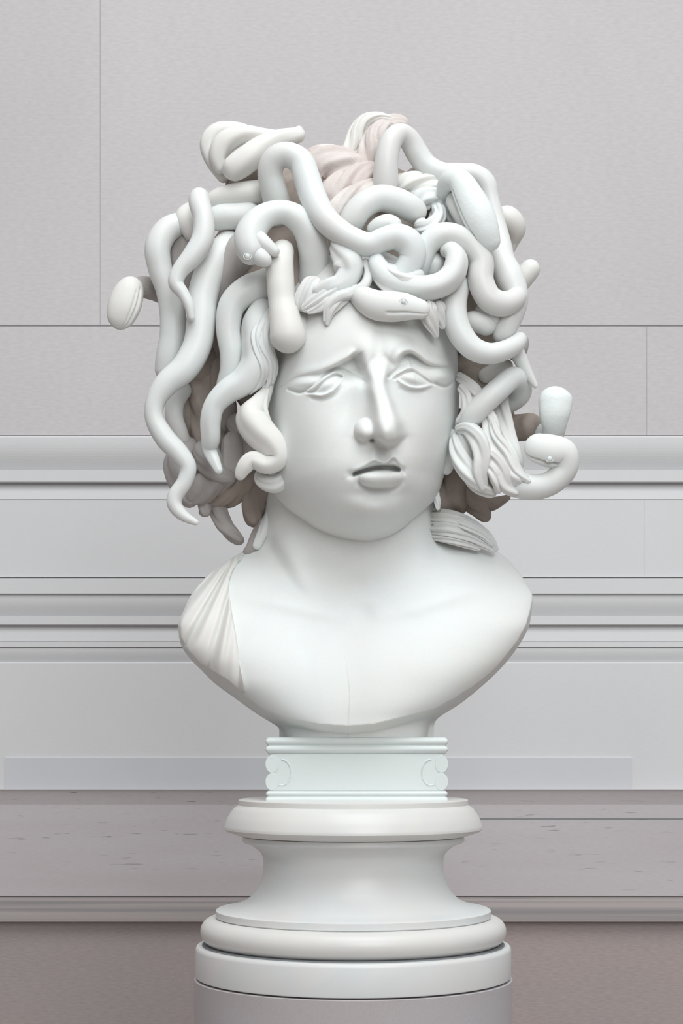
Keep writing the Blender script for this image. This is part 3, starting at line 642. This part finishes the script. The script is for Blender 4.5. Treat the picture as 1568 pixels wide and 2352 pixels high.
# scroll-ended block
def block():
    b = thing('scroll_block', 'bright white rectangular marble block with scroll-carved ends between bust and round socle', 'block', tuple(P(818, 1842, 0)))
    c = P(818, 0, 0)[0]
    def z(y): return ZC + (HY - y) * S0
    def slab(name, ylist, m, parent):
        """ylist: (half width, half depth, y)"""
        V = []; n = 10
        for hw, hdp, y in ylist:
            ring = []
            rc = 5.0
            for sx, sy, a0 in ((1, -1, -90), (1, 1, 0), (-1, 1, 90), (-1, -1, 180)):
                for i in range(5):
                    a = math.radians(a0 + 90 * i / 4)
                    ring.append((c + (sx * (hw - rc) + rc * math.cos(a)) * S0, (sy * (hdp - rc) + rc * math.sin(a)) * S0, z(y)))
            V.append(ring)
        nc = len(V[0]); v = np.array(V).reshape(-1, 3)
        f = [tuple(q) for q in grid_faces(len(V), nc).tolist()] + [tuple(range(nc))[::-1], tuple(range((len(V) - 1) * nc, len(V) * nc))]
        o = link_mesh(name, v, f, m, parent); recalc(o)
        mod = o.modifiers.new('edge', 'EDGE_SPLIT'); mod.split_angle = math.radians(35)
        return o
    # y values measured on the front face, brought to the axis plane
    k = (F - 130) / F
    def ax(y): return HY + (y - HY) * k
    def roll(y0, y1, hw, n=8, bulge=4):
        return [((hw - bulge + bulge * math.sin(math.pi * i / n)) * k, 130 - bulge + bulge * math.sin(math.pi * i / n), ax(y0 + (y1 - y0) * i / n)) for i in range(n + 1)]
    slab('top_moulding', [(203 * k, 122, ax(1693.5))] + roll(1694, 1712, 210, bulge=5) + roll(1713, 1729, 210) + [(203 * k, 122, ax(1732))], M['block'], b)
    body_ = [(201 * k, 124, ax(1732)), (201 * k, 125, ax(1816))]
    slab('block_body', body_, M['block'], b)
    slab('bottom_moulding', [(203 * k, 123, ax(1816))] + roll(1817, 1829, 209, bulge=4) + roll(1830, 1846, 210, bulge=3), M['block'], b)
    # volutes: rolls running front to back at both ends, two per end, with an incised curl in front
    for sx in (-1, 1):
        for (yc, ry) in ((1755, 21), (1796, 20)):
            V = []; nseg = 28; rx = 15
            for dep, sc in ((-127, .9), (-125, 1), (124.5, 1), (125.6, .95)):
                a = np.linspace(0, 2 * math.pi, nseg, endpoint=False)
                V.append(np.stack([c + (sx * 195 * k + rx * sc * np.cos(a)) * S0, np.full(nseg, -dep * S0), z(ax(yc)) + ry * sc * np.sin(a) * S0 * k], -1))
            v = np.array(V).reshape(-1, 3)
            f = [tuple(q) for q in grid_faces(len(V), nseg).tolist()] + [tuple(range(nseg)), tuple(range((len(V) - 1) * nseg, len(V) * nseg))[::-1]]
            o = link_mesh('volute', v, f, M['block'], b); recalc(o)
            mod = o.modifiers.new('edge', 'EDGE_SPLIT'); mod.split_angle = math.radians(40)
        # carved crescent on the face
        a = np.linspace(math.radians(70), math.radians(290), 24)
        xs = 818 + sx * (172 - 0) + sx * 22 * np.cos(a); yv = 1774 + 30 * np.sin(a)
        tube('scroll_line', [(float(p), float(q), 124.2, 2.2) for p, q in zip(xs[::3], yv[::3])], M['block'], b, seg=10)
block()

# ================================================================== THE ROOM
WH = -2570.0                                         # wall plane, 0.9 m behind the bust
WK = S0 * (1 - WH / F); WY = -WH * S0
def wz(y): return ZC + (HY - y) * WK
def extr(name, prof, m, x0=-3.2, x1=3.2, kind='structure'):
    """prof: list of (photo row, projection mm) from top to bottom; closed at the back"""
    pts = [(WY - p * 0.001, wz(y)) for y, p in prof]
    pts += [(WY + 0.05, pts[-1][1]), (WY + 0.05, pts[0][1])]
    n = len(pts); v = [(x0, a, b) for a, b in pts] + [(x1, a, b) for a, b in pts]
    f = [(i, (i + 1) % n, n + (i + 1) % n, n + i) for i in range(n)] + [tuple(range(n))[::-1], tuple(range(n, 2 * n))]
    o = link_mesh(name, v, f, m, smooth=False); recalc(o)
    if kind: o['kind'] = kind
    return o
def curve(y0, p0, y1, p1, power, n=12):
    return [(y0 + (y1 - y0) * i / n, p0 + (p1 - p0) * (i / n) ** power) for i in range(n + 1)]
TOP = 1690 - (3.6 - ZC) / WK; BOT = 1690 + ZC / WK
extr('wall_back', [(TOP, 16), (752.5, 16), (753.5, 13), (756, 13), (757, 16), (1004, 16), (1005, 13), (1006.5, 13)], M['wall'])
extr('trim_1', [(1006.5, 18)] + curve(1010, 19, 1082, 3, 2.6) + [(1084, 3), (1084.5, 20), (1111, 20), (1112, 6)] + curve(1114, 6, 1150, 15, .5) + [(1150.5, 13)], M['mould'])
extr('wall_middle', [(1150.5, 14), (1327.5, 14)], M['mould'])
extr('trim_2', [(1327.5, 7), (1330, 7), (1330.5, 18), (1366, 18), (1367, 13)] + curve(1369, 14, 1416, 3, 2.4) + [(1417.5, 3), (1418, 17), (1436, 17), (1437, 7)] + curve(1439, 7, 1474, 13, .5) + [(1475, 12), (1476, 14), (1487, 14), (1488.5, 10)] + curve(1490, 12, 1518, 6, 2.0) + [(1520.5, 5), (1521, 13), (1524, 15)], M['mould'])
extr('wall_lower', [(1524, 15), (1813, 15)], M['mould'])
extr('trim_3', [(1811.5, 34)] + curve(1812, 34, 1846, 26, .7) + [(2054, 26), (2056, 20)], M['trav'])
extr('trim_4', [(2056, 24), (2058, 24), (2060, 28), (2098, 28), (2112, 27), (2114, 12)], M['trav_edge'])
extr('baseboard_back', [(2114, 10), (BOT, 10)], M['trav_low'])
def strip(name, x0, x1, y0, y1, p, t, m):
    X0, X1 = (x0 - CX) * WK, (x1 - CX) * WK; a, b = WY - p * .001, WY - (p - t) * .001
    v = [(X0, a, wz(y0)), (X1, a, wz(y0)), (X1, a, wz(y1)), (X0, a, wz(y1)), (X0, b, wz(y0)), (X1, b, wz(y0)), (X1, b, wz(y1)), (X0, b, wz(y1))]
    o = link_mesh(name, v, [(0, 3, 2, 1), (4, 5, 6, 7), (0, 1, 5, 4), (1, 2, 6, 5), (2, 3, 7, 6), (3, 0, 4, 7)], m, smooth=False); recalc(o)
    o['kind'] = 'structure'; return o
strip('trim_5', 233, 235.5, TOP, 753, 16.4, 3, M['joint_soft'])
strip('trim_6', 1479, 1481, 757, 1004, 16.4, 3, M['joint_soft'])
strip('trim_7', 1474, 1476, 1152, 1327, 14.4, 3, M['panel'])
strip('trim_8', 1085, 6500, 1877, 1880, 26.4, 3, M['joint'])
strip('trim_9', 18, 1445, 1740, 1812, 18, 6, M['panel'])
# floor
v = [(-3.2, -4.5, 0), (3.2, -4.5, 0), (3.2, WY - .01, 0), (-3.2, WY - .01, 0), (-3.2, -4.5, -.05), (3.2, -4.5, -.05), (3.2, WY - .01, -.05), (-3.2, WY - .01, -.05)]
fo = link_mesh('floor', v, [(0, 1, 2, 3), (7, 6, 5, 4), (0, 4, 5, 1), (1, 5, 6, 2), (2, 6, 7, 3), (3, 7, 4, 0)], M['floor'], smooth=False)
fo['kind'] = 'structure'

# ================================================================== LIGHT AND CAMERA
w = bpy.data.worlds.new('World'); bpy.context.scene.world = w; w.use_nodes = True
wn, wl_ = w.node_tree.nodes, w.node_tree.links
tcw = wn.new('ShaderNodeTexCoord'); sx = wn.new('ShaderNodeSeparateXYZ'); rmp = wn.new('ShaderNodeValToRGB'); mr = wn.new('ShaderNodeMapRange')
wl_.new(tcw.outputs['Generated'], sx.inputs[0]); wl_.new(sx.outputs[2], mr.inputs[0])
mr.inputs[1].default_value = -1; mr.inputs[2].default_value = 1
wl_.new(mr.outputs[0], rmp.inputs[0]); wl_.new(rmp.outputs[0], wn['Background'].inputs[0])
rmp.color_ramp.elements[0].position = 0.38; rmp.color_ramp.elements[0].color = (0.20, 0.165, 0.155, 1)
rmp.color_ramp.elements[1].position = 0.82; rmp.color_ramp.elements[1].color = (1.0, 0.985, 1.0, 1)
wn['Background'].inputs[1].default_value = 0.62
def area(name, loc, target, size, power, color):
    ld = bpy.data.lights.new(name, 'AREA'); ld.shape = 'SQUARE'; ld.size = size; ld.energy = power; ld.color = color
    o = bpy.data.objects.new(name, ld); col.objects.link(o); o.location = loc
    from mathutils import Vector
    o.rotation_euler = (Vector(target) - Vector(loc)).to_track_quat('-Z', 'Y').to_euler(); return o
area('skylight', (0.2, -1.2, 3.5), (0, 0.1, 1.5), 1.6, 40, (0.95, 0.99, 1.0))
area('front_light', (0.6, -3.0, 2.5), (0, 0, 1.5), 1.4, 42, (0.96, 0.995, 1.0))  # added unseen light from the front, lifts the lower face
cam = bpy.data.cameras.new('camera'); co = bpy.data.objects.new('camera', cam); col.objects.link(co)
co.location = (0, -F * S0, ZC); co.rotation_euler = (math.radians(90), 0, 0)
cam.sensor_fit = 'VERTICAL'; cam.sensor_height = 24; cam.lens = F / 2352 * 24
cam.shift_y = (HY - 1176) / 2352; cam.clip_start = .05
bpy.context.scene.camera = co
vs = bpy.context.scene.view_settings; vs.view_transform = 'Standard'; vs.look = 'None'; vs.exposure = -0.12; vs.gamma = 1
